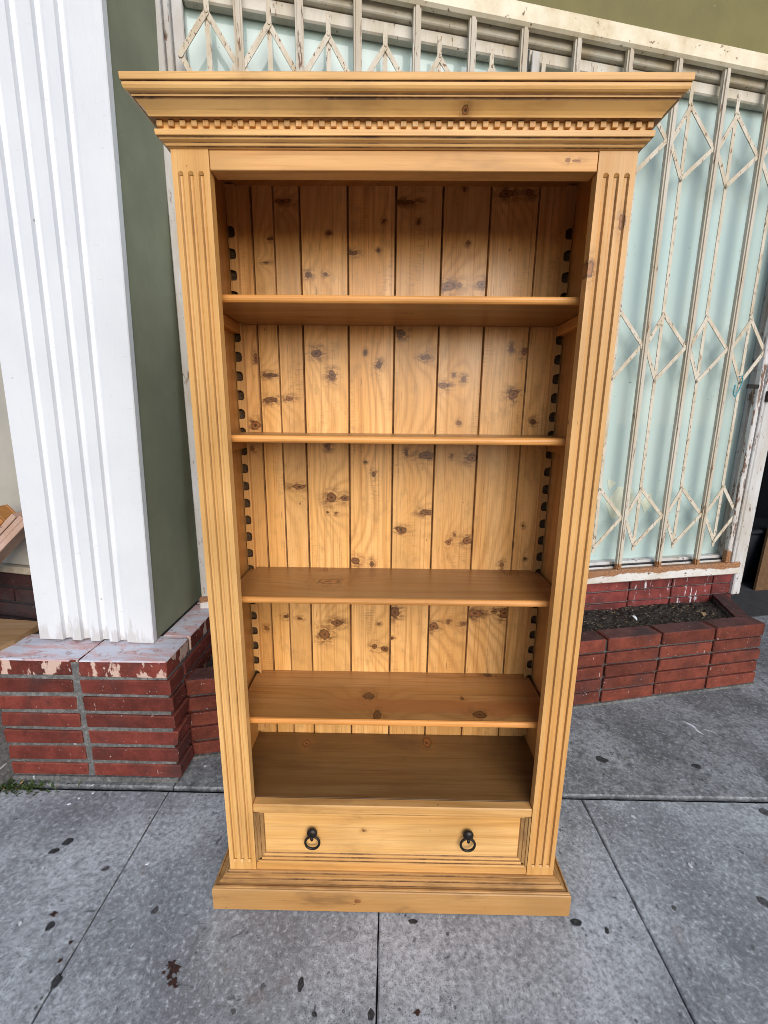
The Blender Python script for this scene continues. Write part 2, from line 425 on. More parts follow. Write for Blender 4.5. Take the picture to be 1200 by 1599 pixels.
def whitepaint():
    s = NT('white wall paint'); o = s.obj()
    n1 = s.noise(o, 3, 4, .55); n2 = s.noise(s.vm('MULTIPLY', o, (60., 60., 14.)), 1, 3, .6); n3 = s.noise(o, 17, 2, .5)
    c = s.mix(s.ms(n1, .35, .7), (.68, .70, .74), (.63, .655, .70))
    c = s.mix(s.ms(n2, .62, .75, 0, .18), c, (.5, .48, .46))
    c = s.mix(s.ms(n3, .765, .785, 0, .7), c, (.22, .17, .14))
    z = s.sep(o)[2]; dn = s.noise(s.vm('MULTIPLY', o, (30., 30., 6.)), 1, 4, .65)
    dirt = s.math('ADD', s.ms(z, .0, .16, .30, -.12, False), dn)
    c = s.mix(s.ms(dirt, .62, .80, 0, .55), c, (.42, .40, .38))
    sc = s.noise(s.vm('MULTIPLY', o, (20., 20., 70.)), 1, 3, .6)
    c = s.mix(s.ms(sc, .67, .73, 0, .35), c, (.45, .45, .46))
    s.bump(s.noise(s.vm('MULTIPLY', o, (45., 45., 12.)), 1, 4, .6), .4, .003)
    return s.out(c, .5, spec=.4)
m_white = whitepaint()
def olive(name, base):
    s = NT(name); o = s.obj()
    n1 = s.noise(o, 2.5, 4, .6); n2 = s.noise(s.vm('MULTIPLY', o, (110., 110., 22.)), 1, 3, .6); n3 = s.noise(o, 24, 2, .5)
    c = s.mix(s.ms(n1, .3, .7), tuple(x*.86 for x in base), tuple(x*1.12 for x in base))
    c = s.mix(s.ms(n2, .55, .75, 0, .25), c, tuple(x*.7 for x in base))
    c = s.mix(s.ms(n3, .775, .795, 0, .6), c, (.45, .44, .38))
    s.bump(n2, .25, .002)
    return s.out(c, .6, spec=.35)
m_olive = olive('olive stucco cool light', (.225, .24, .165))  # flank copy of the olive, cool light put into the tint
m_olive2 = olive('olive fascia warm light', (.165, .142, .043))  # same olive as the flank, warm light put into the colour
m_peel = peel('chipped cream paint', (.64, .60, .53), .10, .3)
m_grille = peel('grille paint', (.60, .54, .45), .34, .3, 1.7, .4)
m_bar = peel('bar paint', (.62, .57, .49), .25, .35, 1., .15)
m_barR = peel('bar paint with rusty foot', (.55, .50, .425), .25, .3, 1., .15, (.09, .15))
m_header = peel('header beam paint', (.80, .72, .56), .05, .75, .7, 1.)
m_wood_rail = peel('peeling rail', (.64, .60, .51), .12, .3, .8, 1.)
m_rust = peel('rusty sill paint', (.66, .64, .62), .30, .8, .6, 1.6, (.012, .080), True)
m_post = peel('rusty post paint', (.60, .59, .60), .75, .6, .8, .25, (.09, .22))
m_jamb = peel('jamb paint', (.56, .555, .56), .28, .35, .8, .3)

def glassmat():
    s = NT('teal backed glass'); o = s.obj(); p = s.sep(o)
    fold = s.noise(s.comb(s.math('MULTIPLY', p[0], 9.), 0., s.math('MULTIPLY', p[2], .5)), 1, 3, .5)
    f2 = s.noise(o, 1.4, 2, .5)
    c = s.mix(s.ms(fold, .3, .7), (.445, .555, .53), (.46, .565, .54))
    c = s.mix(s.ms(f2, .35, .7, 0, .5), c, (.42, .56, .55))
    sc = s.noise(s.vm('MULTIPLY', o, (30., 30., 110.)), 1, 1, .5)
    c = s.mix(s.ms(sc, .80, .82, 0, .8), c, (.04, .06, .07))
    s.b.inputs['Coat Roughness'].default_value = .02
    return s.out(c, .55, spec=.3, coat=.9)
m_glass = glassmat()
m_iron = plain('black iron', (.034, .029, .026), .38, .7, .35, 90)
m_soil = plain('planter soil', (.045, .038, .032), .95, 0, .6, 60, .15, .8)
m_gum2 = plain('grey gum', (.085, .085, .088), .85, 0, .5, 120)
m_gum = plain('trodden gum', (.042, .042, .045), .8, 0, .6, 120)
m_spill = plain('brown spill', (.05, .022, .016), .8, 0, .5, 140)
m_chalk = plain('white splash', (.62, .64, .68), .8, 0, .15, 60)
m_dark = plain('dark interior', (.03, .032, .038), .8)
m_black = plain('black plastic', (.012, .013, .018), .5)
m_floorshade = plain('shade dark doorway floor', (.05, .05, .053), .85)  # near-black colour stands in for the shade inside the doorway
m_card = plain('brown board', (.12, .06, .025), .8)
m_blue = plain('blue pipe', (.02, .05, .16), .5)
m_panel = plain('beige wall panel', (.40, .375, .33), .7, 0, .08, 6)
m_sillw = plain('weathered sill', (.36, .31, .24), .8, 0, .25, 25)
m_leaf = plain('dry leaf', (.34, .22, .10), .8)
m_litter = plain('litter fibre', (.26, .20, .14), .85, 0, .6, 200)
m_weed = plain('weed green', (.05, .085, .02), .7, 0, .5, 80)

# ================================================================== SETTING
road = MB().box(-300, 300, -300, 300, -.35, -.20).build('road', m_road, kind='structure')
walk = MB().box(-9, 9, -2.75, 4.2, -.19, -.022).build('sidewalk', m_bed, kind='structure')
MB().cbox(-9, 9, -2.92, -2.756, -.2, .0, .02).build('kerb', m_kerb, kind='structure')
def slab(x0, x1, y0, y1, z=0., mat=None, th=.02, jag=.0012, gap=.0022):
    x0 += gap; x1 -= gap; y0 += gap; y1 -= gap
    pts = []
    def edge(a_, b_, n):
        for i in range(n):
            t = i/n; pts.append([a_[0]+(b_[0]-a_[0])*t+random.uniform(-jag, jag), a_[1]+(b_[1]-a_[1])*t+random.uniform(-jag, jag)])
    c4 = [(x0, y0), (x1, y0), (x1, y1), (x0, y1)]
    for i in range(4):
        a_, b_ = c4[i], c4[(i+1) % 4]
        edge(a_, b_, max(2, int(math.dist(a_, b_)/.035)) if max(abs(x0), abs(x1)) < 2.6 and y1 > -1.3 else 3)
    cx, cy = (x0+x1)/2, (y0+y1)/2
    def ins(p, d_): return (p[0]+(d_ if p[0] < x0+.01 else -d_ if p[0] > x1-.01 else 0), p[1]+(d_ if p[1] < y0+.01 else -d_ if p[1] > y1-.01 else 0))
    n = len(pts); q = MB()
    r0 = [(p[0], p[1], z-th) for p in pts]; r1 = [(p[0], p[1], z-.004) for p in pts]; r3 = [(*ins(p, .004), z) for p in pts]
    vs = r0+r1+r3; fs = []
    for k in (0, 1):
        for i in range(n): fs.append((k*n+i, k*n+(i+1) % n, (k+1)*n+(i+1) % n, (k+1)*n+i))
    fs.append(tuple(range(2*n, 3*n)))
    q.add(vs, fs)
    return q.build('slab', mat or m_slab, walk)
XS = [-4.335, -3.475, -2.615, -1.755, -.895, -.036, .766, 1.62, 2.48, 3.34, 4.2]
front = {}
for i in range(len(XS)-1):
    front[i] = slab(XS[i], XS[i+1], -1.15, .378)
    slab(XS[i], XS[i+1], -2.75, -1.15)
slab(-4.3, -.885, .392, 4.1, .004, m_apron, jag=.003)
slab(-.885, 5.2, .394, 4.1, .003, m_apron, jag=.003)

def blob(x, y, rx, ry, z, jag=.25, n=14, seed=0):
    rg = random.Random(seed); q = MB(); t0 = rg.uniform(0, 6.28)
    rs = [1+rg.uniform(-jag, jag) for _ in range(n)]
    if n > 20: rs = [(rs[k-1]+rs[k]*2+rs[(k+1) % n])/4*(1+.22*math.sin(2*6.2832*k/n+t0)*jag*2) for k in range(n)]
    pt = lambda k, sc: (x+rx*sc*rs[k]*math.cos(6.2832*k/n), y+ry*sc*rs[k]*math.sin(6.2832*k/n))
    vs = [(*pt(k, 1), z) for k in range(n)]+[(*pt(k, .82), z+.0014) for k in range(n)]
    fs = [(i, (i+1) % n, n+(i+1) % n, n+i) for i in range(n)]+[tuple(range(n, 2*n))]
    return q.add(vs, fs)
SPOTS = [(-1.144, .1617, .0203, .0138), (-1.1674, .1268, .0177, .0131), (-.9515, .0707, .0127, .0102), (-1.0076, -.0939, .0113, .0159),
 (-.7206, -.0464, .0098, .0137), (-.8934, -.2197, .0153, .0155), (-.2402, -.2134, .0102, .0156), (.5596, -.0547, .0194, .0134),
 (.067, -.0623, .0154, .0083), (-.3999, -.2702, .0065, .0071), (-.1942, -.2714, .0081, .0059), (-.0497, -.2701, .0097, .0141),
 (.9442, .579, .0288, .0219), (1.3426, .5521, .0199, .0178), (.8817, -.0107, .008, .0089), (.6419, -.0746, .0076, .0097),
 (1.4562, .333, .0201, .0222), (1.1763, .0129, .0163, .0183)]
apron_r = [o for o in walk.children][-1]
def slab_at(x, y):
    if y > .385: return apron_r
    for i in range(len(XS)-1):
        if XS[i] <= x < XS[i+1]: return front[i]
for i, (x, y, a_, b_) in enumerate(SPOTS):
    blob(x, y, a_*.88, b_*.88, .0032 if y > .385 else .0002, .26, 26, i).build('gum_spot', m_gum2 if i in (2, 4, 9, 14, 16, 17) else m_gum, slab_at(x, y), smooth=False)
for i, (x, y, a_, b_) in enumerate([(-.605, -.178, .012, .009), (-.588, -.19, .013, .010), (-.598, -.203, .010, .008), (-.582, -.215, .012, .009), (-.57, -.224, .005, .004), (-.617, -.195, .005, .004), (-1.0225, -.0625, .0096, .0067), (.0676, -.2621, .0082, .006), (-.9174, -.1333, .0055, .0045), (-.9156, -.1747, .0053, .0056)]):
    blob(x, y, a_, b_, .0003, .5, 18, 40+i).build('brown_spill', m_spill, slab_at(x, y))
sp = MB()
for pts in ([(1.478, .84), (1.49, .815), (1.50, .79), (1.497, .765), (1.515, .745), (1.507, .78), (1.512, .805), (1.497, .825)], [(1.54, .785), (1.57, .765), (1.585, .755), (1.56, .775)], [(1.51, .83), (1.53, .812), (1.54, .80), (1.525, .82)]):
    k = len(pts); sp.add([(x, y, .0036) for x, y in pts]+[(x, y, .0045) for x, y in pts], [tuple(range(k, 2*k))]+[(i, (i+1) % k, (i+1) % k+k, i+k) for i in range(k)])
sp.build('paint_splash', m_chalk, apron_r)

# ------------------------------------------------------------------ brick pedestal under the white pillar
ped = thing('brick_pedestal', 'red brick pedestal under the white fluted pillar with white paint smeared over its top', 'pedestal', (-1.235, .415, 0), org=(-1.235, .415, 0))
MB().box(-1.588, -.878, .4225, 1.0, .0, .543).build('mortar', m_mortar, ped)
MB().cbox(-1.60, -.872, .409, .55, .0035, .026, .004).build('footing', m_mortar, ped)
CP = .0765
for r0 in range(7):
    z0 = .027+r0*CP; z1 = z0+(.0605 if r0 < 6 else .0685)
    for (xa, xb) in ((-1.600, -1.252), (-1.219, -.869)):
        j = random.uniform(-.004, .004); k = random.uniform(-.003, .003)
        top = r0 == 6
        MB().cbox(xa+j-(6-r0)*.000, xb+k+.0+(6-r0)*.0018, .415+random.uniform(-.003, .003), .60 if top else .53, z0, z1, .0045, 0, 1, jit=.003).build('brick', [m_brickp if top else m_brick, m_brickp if top else m_edge], ped)
    ya = .616 if r0 == 6 else .546
    while ya < .98:
        yb = min(ya+.33, 1.0)
        MB().cbox(-.99, -.868+(6-r0)*.0015-.003, ya, yb-.012, z0, z1, .004, jit=.0015).build('brick', m_brickp if r0 == 6 else m_brick, ped)
        ya = yb+.002

MB().box(-1.251, -1.220, .424, .60, .50, .5525).build('cap_mortar', m_brickp, ped)
MB().box(-1.56, -.885, .601, .615, .50, .5525).build('cap_mortar', m_brickp, ped)
# ------------------------------------------------------------------ pillar
pil = thing('pillar', 'tall white fluted pillar with an olive green flank standing on a brick pedestal', 'pillar', (-.99, .546, .556), (0, R(1.75), 0), org=(-.99, .546, .556))
poly = [(-1.463, .575), (-1.463, .546)]
for gx in (-1.366, -1.290, -1.2115, -1.138):
    poly += [(gx, .546), (gx+.003, .561), (gx+.016, .566), (gx+.030, .562), (gx+.039, .5465)]
poly += [(-.993, .546), (-.990, .549), (-.990, .575)]
MB().sweep([[(x, y, .5575) for x, y in poly], [(x, y, 3.9) for x, y in poly]]).build('fluted_panel', m_white, pil)
MB().box(-1.455, -.996, .5755, 1.6, .5575, 4.4).build('pillar_body', m_olive, pil)

# ------------------------------------------------------------------ window-side helpers (frame turned by TH)
def wthing(name, label, cat, s_, n_, z_, **k):
    return thing(name, label, cat, wpt(s_, n_, z_), (0, 0, TH), (s_, n_, z_), **k)

# ------------------------------------------------------------------ planter
pla = wthing('brick_planter', 'low red brick planter box of bare soil running behind the bookcase under the window', 'planter', .8, .706, 0)
MB().box(-.74, 2.27, .722, .795, .0, .370).build('mortar', m_mortard, pla)
MB().box(-.75, 2.29, .700, .72, .0035, .018).build('footing', m_mortar, pla)
q = MB(); q.add([(2.19, .79, 0), (2.275, .79, 0), (2.46, 1.1, 0), (2.37, 1.1, 0), (2.19, .79, .365), (2.275, .79, .365), (2.46, 1.1, .365), (2.37, 1.1, .365)],
  [(0, 1, 2, 3), (4, 5, 6, 7), (0, 1, 5, 4), (1, 2, 6, 5), (2, 3, 7, 6), (3, 0, 4, 7)]); q.build('mortar', m_mortard, pla)
JS = [-.75, -.36, -.03, .30, .63, .958, 1.287, 1.615, 1.955, 2.293]
for r0 in range(5):
    z0 = .018+r0*.0742
    for i in range(len(JS)-1):
        sh = random.uniform(-.0015, .0015)
        top = r0 == 4
        MB().cbox(JS[i]+.006+sh, JS[i+1]-.006+sh-(0 if i < 8 else .002*r0), .706+random.uniform(-.003, .003), .805 if top else .78, z0, z0+(.0625 if not top else .070), .004, 0, 1, jit=.0018).build('brick', [m_brickr, m_edge], pla)
    if r0 == 4:
        for i in range(len(JS)-1):
            MB().box(JS[i]+.013, JS[i+1]-.013, .711, .800, z0+.0702, z0+.0722).build('cap_top', m_brickc, pla)  # thin darker layer on top of each cap brick
    # end wall
    if r0 == 4:
        for (t0, t1) in ((.0, .48), (.52, 1.)):
            A0 = Vector((2.205, .812)); B0 = Vector((2.295, .812)); A1 = Vector((2.375, 1.103)); B1 = Vector((2.475, 1.103))
            c4 = [A0.lerp(A1, t0), B0.lerp(B1, t0), B0.lerp(B1, t1), A0.lerp(A1, t1)]
            MB().prism([tuple(p) for p in c4], 'z', z0, z0+.068).build('brick', m_brickc, pla)
    else:
        B0 = Vector((2.297, .79)); B1 = Vector((2.478, 1.103)); A0 = B0-Vector((.05, 0)); A1 = B1-Vector((.05, 0))
        MB().prism([tuple(A0), tuple(B0), tuple(B1), tuple(A1)], 'z', z0, z0+.0625).build('brick', m_brickr, pla)
# soil
rg = random.Random(3)
soil = MB(); nx, ny = 120, 16; vs = []
for j in range(ny+1):
    for i in range(nx+1):
        s_ = -.73+(3.18)*i/nx; n_ = .80+.305*j/ny
        s_ = min(s_, 2.20+.17*(n_-.80)/.3+.02)
        vs.append((*wpt(s_, n_, 0)[:2], .345+.012*math.sin(s_*9+n_*20)*rg.random()+rg.uniform(-.006, .006)-(.01 if j in (0,) else 0)))
soil.add(vs, [(j*(nx+1)+i, j*(nx+1)+i+1, (j+1)*(nx+1)+i+1, (j+1)*(nx+1)+i) for j in range(ny) for i in range(nx)])
soil.build('soil', m_soil, kind='stuff')
lit = MB()
for _ in range(900):
    s_ = rg.uniform(-.7, 2.2); n_ = rg.uniform(.82, 1.09); x, y, _z = wpt(s_, n_, 0); z = .352+rg.uniform(0, .008)
    a_ = rg.uniform(0, 6.28); l = rg.uniform(.003, .013); w_ = rg.uniform(.0012, .004)
    dx, dy = math.cos(a_), math.sin(a_); h_ = rg.uniform(-.004, .006)
    lit.add([(x-dx*l, y-dy*l, z), (x-dy*w_, y+dx*w_, z+.003), (x+dx*l, y+dy*l, z+h_), (x+dy*w_, y-dx*w_, z+.003)], [(0, 1, 2, 3)], rg.choice([0, 0, 0, 0, 1]))
lit.build('soil_litter', [m_litter, m_leaf], kind='stuff')
for i, (s_, n_, a_, mt, nm, lb) in enumerate(((1.63, .93, 1.9, m_chalk, 'petal', 'white curled petal lying on the soil in the middle of the planter'), (1.27, 1.02, .4, m_leaf, 'dry_leaf', 'small orange leaf on the planter soil right beside the bookcase'), (2.08, .90, 1.2, m_leaf, 'dry_leaf', 'brown leaf on the soil near the right end of the planter'))):
    x, y, _z = wpt(s_, n_, 0); p = MB(); st = []
    for k in range(6):
        t = k/5; w_ = .011*math.sin(math.pi*(.12+.8*t)); cx = x+math.cos(a_)*.05*(t-.5); cy = y+math.sin(a_)*.05*(t-.5)
        z = .362+.014*math.sin(math.pi*t)
        st.append([(cx-math.sin(a_)*w_, cy+math.cos(a_)*w_, z+.004), (cx, cy, z), (cx+math.sin(a_)*w_, cy-math.cos(a_)*w_, z+.004), (cx, cy, z+.0015)])
    p.sweep(st); ORG['x'] = 0
    o = p.build(nm, mt); setp(o, lb, nm.replace('_', ' ').replace('dry ', ''))

# ------------------------------------------------------------------ brick wall under the window
wal = wthing('brick_wall', 'low brick wall strip with white paint drips below the rusty window sill', 'wall', .8, 1.107, 0)
MB().box(-.74, 2.52, 1.12, 1.32, .0, .532).build('mortar', m_mortar, wal)
for r0 in range(3):
    z0 = .312+r0*.0745; s_ = -.74
    while s_ < 2.5:
        e_ = min(s_+.31, 2.535)
        if 2.535-e_ < .1: e_ = 2.535
        MB().cbox(s_+.005, e_-.005, 1.107+random.uniform(-.002, .002), 1.16, z0, z0+.0655, .003, jit=.0015).build('brick', m_brickd, wal)
        s_ = e_
        if e_ >= 2.535: break

# ------------------------------------------------------------------ shop window
win = wthing('shop_window', 'wide shop window of teal backed glass in a peeling white frame behind the grille', 'window', .8, 1.15, .535)
MB().box(-.70, 2.50, 1.170, 1.180, .60, 3.20).build('glass_pane', m_glass, win)
m_patch = plain('pale patch', (.58, .62, .50), .6, 0, .06, 20)  # pale flat patches on the front of the pane
for pts in ([(1.60, .90), (1.70, .93), (1.75, 1.0), (1.72, 1.08), (1.62, 1.10), (1.55, 1.0)], [(1.56, 1.08), (1.61, 1.12), (1.54, 1.15)], [(1.83, .93), (1.88, 1.0), (1.85, 1.06), (1.79, 1.0)]):
    MB().prism(pts, 'y', 1.1685, 1.1697).build('pale_patch', m_patch, win)
MB().box(-.63, 2.424, 1.1045, 1.1195, .6225, .630).build('sill_grime', m_black, win)
MB().cbox(-.735, -.700, 1.075, 1.20, .535, 3.15, .003).cbox(-.699, -.676, 1.10, 1.20, .60, 3.15, .004).cbox(-.675, -.632, 1.130, 1.168, .60, 3.15, .004).build('frame_stile', m_jamb, win)
MB().cbox(2.425, 2.445, 1.145, 1.169, .60, 3.15, .003).cbox(2.446, 2.50, 1.12, 1.169, .60, 3.15, .004).build('frame_stile', m_jamb, win)
MB().cbox(2.502, 2.565, 1.085, 1.30, .38, 3.15, .006).build('door_jamb', m_jamb, win)
MB().cbox(-.63, 2.424, 1.120, 1.169, .610, .645, .004).cbox(-.63, 2.424, 1.105, 1.119, .600, .622, .003).build('inner_sill', m_jamb, win)
MB().cbox(-.63, 2.424, 1.104, 1.145, 3.122, 3.165, .004).build('top_rail', m_wood_rail, win)
MB().cbox(-.63, 2.424, 1.125, 1.169, 3.066, 3.119, .006).build('top_rail', m_peel, win)
MB().cbox(-.76, 2.62, 1.056, 1.098, 3.148, 3.232, .010).build('header_beam', m_header, win)
MB().cbox(.845, .885, 1.105, 1.12, 2.97, 3.10, .003).cbox(.826, .838, 1.12, 1.138, 2.95, 3.11, .002, mi=1).build('window_latch', [m_jamb, m_black], win)

# ------------------------------------------------------------------ security grille
gri = wthing('security_grille', 'rusty cream security grille of vertical bars and folding diamond lattice over the window', 'grille', .8, 1.09, .53)
GN = 1.09
MB().cbox(-.745, 2.50, 1.062, 1.103, .533, .612, .006).build('bottom_rail', m_rust, gri)
thick = [-.42, -.185, .05, .301, .548, .79, 1.051, 1.321, 1.588, 1.862, 2.136]
thin = [-.537, -.303, -.069, .168, .405, .645, .895, 1.155, 1.42, 1.685, 1.960, 2.252]
for t in thick:
    le = .035*max(0, t)/2
    def bx(s0, s1, n0, n1):
        q.add([(s0+le, n0, .61), (s1+le, n0, .61), (s1+le, n1, .61), (s0+le, n1, .61), (s0-.2*le, n0, 3.155), (s1-.2*le, n0, 3.155), (s1-.2*le, n1, 3.155), (s0-.2*le, n1, 3.155)],
          [(0, 1, 2, 3), (4, 5, 6, 7), (0, 1, 5, 4), (1, 2, 6, 5), (2, 3, 7, 6), (3, 0, 4, 7)])
    q = MB(); bx(t-.0165, t+.0165, 1.073, 1.091); bx(t-.0085, t+.0085, 1.0665, 1.0728)
    q.build('upright_bar', m_barR, gri)
nodes = [-.655]+thick+[2.392]; rv = MB()
for i, t in enumerate(thin):
    le = .03*max(0, t)/2
    zt = 3.075-.006*t; q = MB()
    q.bar2((t+le, .728), (t-.1*le, zt), .019, 1.088, 1.092); q.build('flat_bar', m_grille, gri)
    a_, b_ = nodes[i], nodes[i+1]
    for (zT, zM, zB) in ((3.005-.025*(t+.5)/2.5, 2.852-.035*(t+.5)/2.5, 2.69-.022*(t+.5)/2.5), (2.043, 1.882, 1.707), (1.098, .932, .757)):
        lz = le*(zM-.61)/2.5*1.2; tx = t+le-lz
        for (p_, q_, dn) in (((tx, zT), (a_+le-lz+.012, zM), .0), ((tx, zB), (b_+le-lz-.012, zM), 0.), ((tx, zT), (b_+le-lz-.012, zM), .005), ((tx, zB), (a_+le-lz+.012, zM), .005)):
            MB().bar2(p_, q_, .020, 1.0785+dn, 1.0825+dn).build('lattice_strip', m_grille, gri)
        for zz in (zT, zB):
            rv.prism([(tx+.006*math.cos(k*1.0472), zz+.006*math.sin(k*1.0472)) for k in range(6)], 'y', 1.0755, 1.0784)
rv.build('rivets', m_grille, gri, kind='stuff')
q = MB(); q.cbox(2.385, 2.418, 1.068, 1.10, .613, 3.15, .004); q.build('end_post', m_post, gri)
q = MB(); q.cbox(2.422, 2.440, 1.06, 1.10, .613, 3.15, .004).cbox(2.448, 2.498, 1.064, 1.10, .613, 3.15, .005); q.build('end_post', m_jamb, gri)
q = MB(); q.cbox(2.43, 2.47, 1.045, 1.06, 1.60, 1.66, .003).cbox(2.30, 2.38, 1.062, 1.075, 1.672, 1.695, .003); q.build('lock_bracket', m_iron, gri)
pad = wthing('wire_clip', 'bent turquoise wire clip hooked on the grille beside the end post', 'clip', 2.245, 1.072, 1.66)
MB().tube([(2.235, 1.070, 1.735), (2.252, 1.068, 1.74), (2.262, 1.068, 1.715), (2.248, 1.068, 1.66), (2.228, 1.068, 1.625), (2.214, 1.068, 1.635), (2.218, 1.07, 1.69)], .0035, 6).build('wire', plain('turquoise wire', (.06, .30, .36), .4), pad, smooth=True)

# ------------------------------------------------------------------ wall above the window
fas = wthing('upper_wall', 'olive green painted wall above the cream header beam', 'wall', 1.5, 1.10, 3.24)
MB().box(-1.2, 9., 1.085, 1.6, 3.2325, 5.2).build('wall_face', m_olive2, fas)
# doorway recess right of the window
dr = wthing('doorway', 'dark doorway opening right of the window jamb', 'doorway', 3.4, 1.6, .0)
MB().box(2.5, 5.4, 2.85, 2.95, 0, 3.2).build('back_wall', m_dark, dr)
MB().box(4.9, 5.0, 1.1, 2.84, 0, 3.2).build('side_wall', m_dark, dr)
MB().box(2.5, 4.89, 1.2, 2.84, 2.35, 3.19).build('ceiling', m_dark, dr)  # unseen ceiling, set low to keep the recess dark
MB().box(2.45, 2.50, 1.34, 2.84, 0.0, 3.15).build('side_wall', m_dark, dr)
MB().box(2.58, 4.89, 1.42, 2.84, 0.0035, .010).build('doorway_shade_sheet', m_floorshade, dr)  # thin sheet added over the apron, doorway shade painted in its colour
MB().cbox(3.62, 3.632, 1.90, 1.925, .98, 1.36, .002).build('door_edge', m_jamb, dr)
MB().cbox(3.62, 3.632, 1.90, 1.925, .62, .86, .002).build('door_edge', m_card, dr)
bn = wthing('storage_bin', 'black storage bin standing in the dark doorway', 'bin', 4.1, 2.2, 0.011)
MB().cbox(3.62, 4.45, 2.02, 2.45, .011, .48, .02).build('bin_body', m_black, bn)
MB().cbox(3.605, 4.465, 2.0, 2.47, .482, .52, .012).build('bin_lid', m_black, bn)
cbd = wthing('board_sheet', 'brown board leaning on the black bin in the doorway', 'board', 4.1, 1.85, 0.011)
MB().add([(3.73, 1.84, .011), (4.5, 1.80, .011), (4.5, 1.82, .011), (3.73, 1.86, .011), (3.93, 1.97, .60), (4.6, 1.93, .60), (4.6, 1.95, .60), (3.93, 1.99, .60)],
    [(0, 1, 2, 3), (4, 5, 6, 7), (0, 1, 5, 4), (1, 2, 6, 5), (2, 3, 7, 6), (3, 0, 4, 7)]).build('sheet', m_card, cbd)
pp = wthing('blue_pole', 'dark blue pole leaning behind the black bin in the doorway', 'pole', 4.0, 2.55, 0.011)
MB().tube([(3.92, 2.55, .011), (4.2, 2.8, 1.7)], .03, 8).build('shaft', m_blue, pp, smooth=True)

# ------------------------------------------------------------------ left bay
TL = R(-12)
def lpt(s_, n_, z_): return (-1.45+s_*math.cos(TL)-n_*math.sin(TL), s_*math.sin(TL)+n_*math.cos(TL), z_)
def lthing(name, label, cat, s_, n_, z_): return thing(name, label, cat, lpt(s_, n_, z_), (0, 0, TL), (s_, n_, z_))
lw = lthing('panelled_wall', 'beige panelled wall with a weathered wooden sill left of the white pillar', 'wall', -1., .7, .78)
for i, (a_, b_) in enumerate(((-8., -1.86), (-1.855, -.285), (-.28, -.04))):
    MB().cbox(a_, b_, .7, .74, .814, 4.2, .002).build('panel', m_panel, lw)
MB().cbox(-8., -.04, .675, .76, .778, .812, .005).build('sill', m_sillw, lw)
lb = lthing('brick_wall', 'old brick wall with shade in its colour below the beige panels left of the pillar', 'wall', -1., .72, 0)
MB().box(-8., -.04, .717, .90, .0, .774).build('mortar', m_bed, lb)
for r0 in range(10):
    z0 = .01+r0*.0765; s_ = -1.9-(.12 if r0 % 2 else 0)
    while s_ < -.27:
        MB().cbox(s_, s_+.225, .706+random.uniform(-.002, .002), .76, z0, z0+.066, .003, jit=.0015).build('brick', m_brickk, lb); s_ += .238
m_board = pine('pale board', 'f', rings=20, tone=.66, hue=(.9, 1.0, 1.5))
bd = thing('wooden_board', 'pale wooden board lying flat on the brick ledge at the left edge', 'board', (-1.85, .58, .545), org=(-1.85, .58, .545))
q = MB(); q.prism([(-2.6, .40), (-1.578, .40), (-1.555, .53), (-1.562, .668), (-1.592, .692), (-2.6, .80)], 'z', .547, .575); q.build('plank', m_board, bd)
lg = lthing('low_ledge', 'dark brick ledge under the pale wooden board beside the pedestal', 'ledge', -.6, .4, 0)
MB().box(-2.4, -.19, .30, .60, .004, .50).build('mortar', m_mortar, lg)
for i in range(4):
    MB().cbox(-1.9+i*.43, -1.48+i*.43, .288, .55, .478, .544, .004, jit=.002).build('brick', m_brickc, lg)
m_orange = pine('orange stained wood', 'x', rings=30, tone=.62, hue=(1, .75, .5))
TB = R(-42.8); BO = Vector((-1.99, .63, .5765))
def along(x, y, z): return BO+Vector((x*math.cos(TB)+z*math.sin(TB), y, -x*math.sin(TB)+z*math.cos(TB)))
ob = thing('wooden_box', 'orange stained open wooden box on the tilted pinkish planks at the left edge', 'box', along(.40, 0, .066), (0, TB, 0), org=(0, 0, 0))
for (a_, b_, c_, d_, nm) in ((0, .24, -.045, -.033, 'box_side'), (0, .24, .033, .045, 'box_side'), (.228, .24, -.032, .032, 'box_end'), (0, .012, -.032, .032, 'box_end')):
    MB().cbox(a_, b_, c_, d_, .0, .075, .002).build(nm, m_orange, ob, org=(0, 0, 0))
MB().cbox(.013, .227, -.032, .032, .0, .010, .002).build('box_floor', m_orange, ob, org=(0, 0, 0))
m_pink = peel('pinkish limed wood', (.50, .34, .28), .05, .3, .5, .3)
pk = thing('plank_bundle', 'tilted bundle of pinkish whitewashed planks stacked left of the pillar', 'planks', BO, (0, TB, 0), org=(0, 0, 0))
for k in range(3):
    MB().cbox(.022+.02*k, .715-.012*k, -.042+.005*(k % 2), .045, .0225*k, .0225*k+.0195, .002, jit=.002).build('plank', m_pink, pk, org=(0, 0, 0))

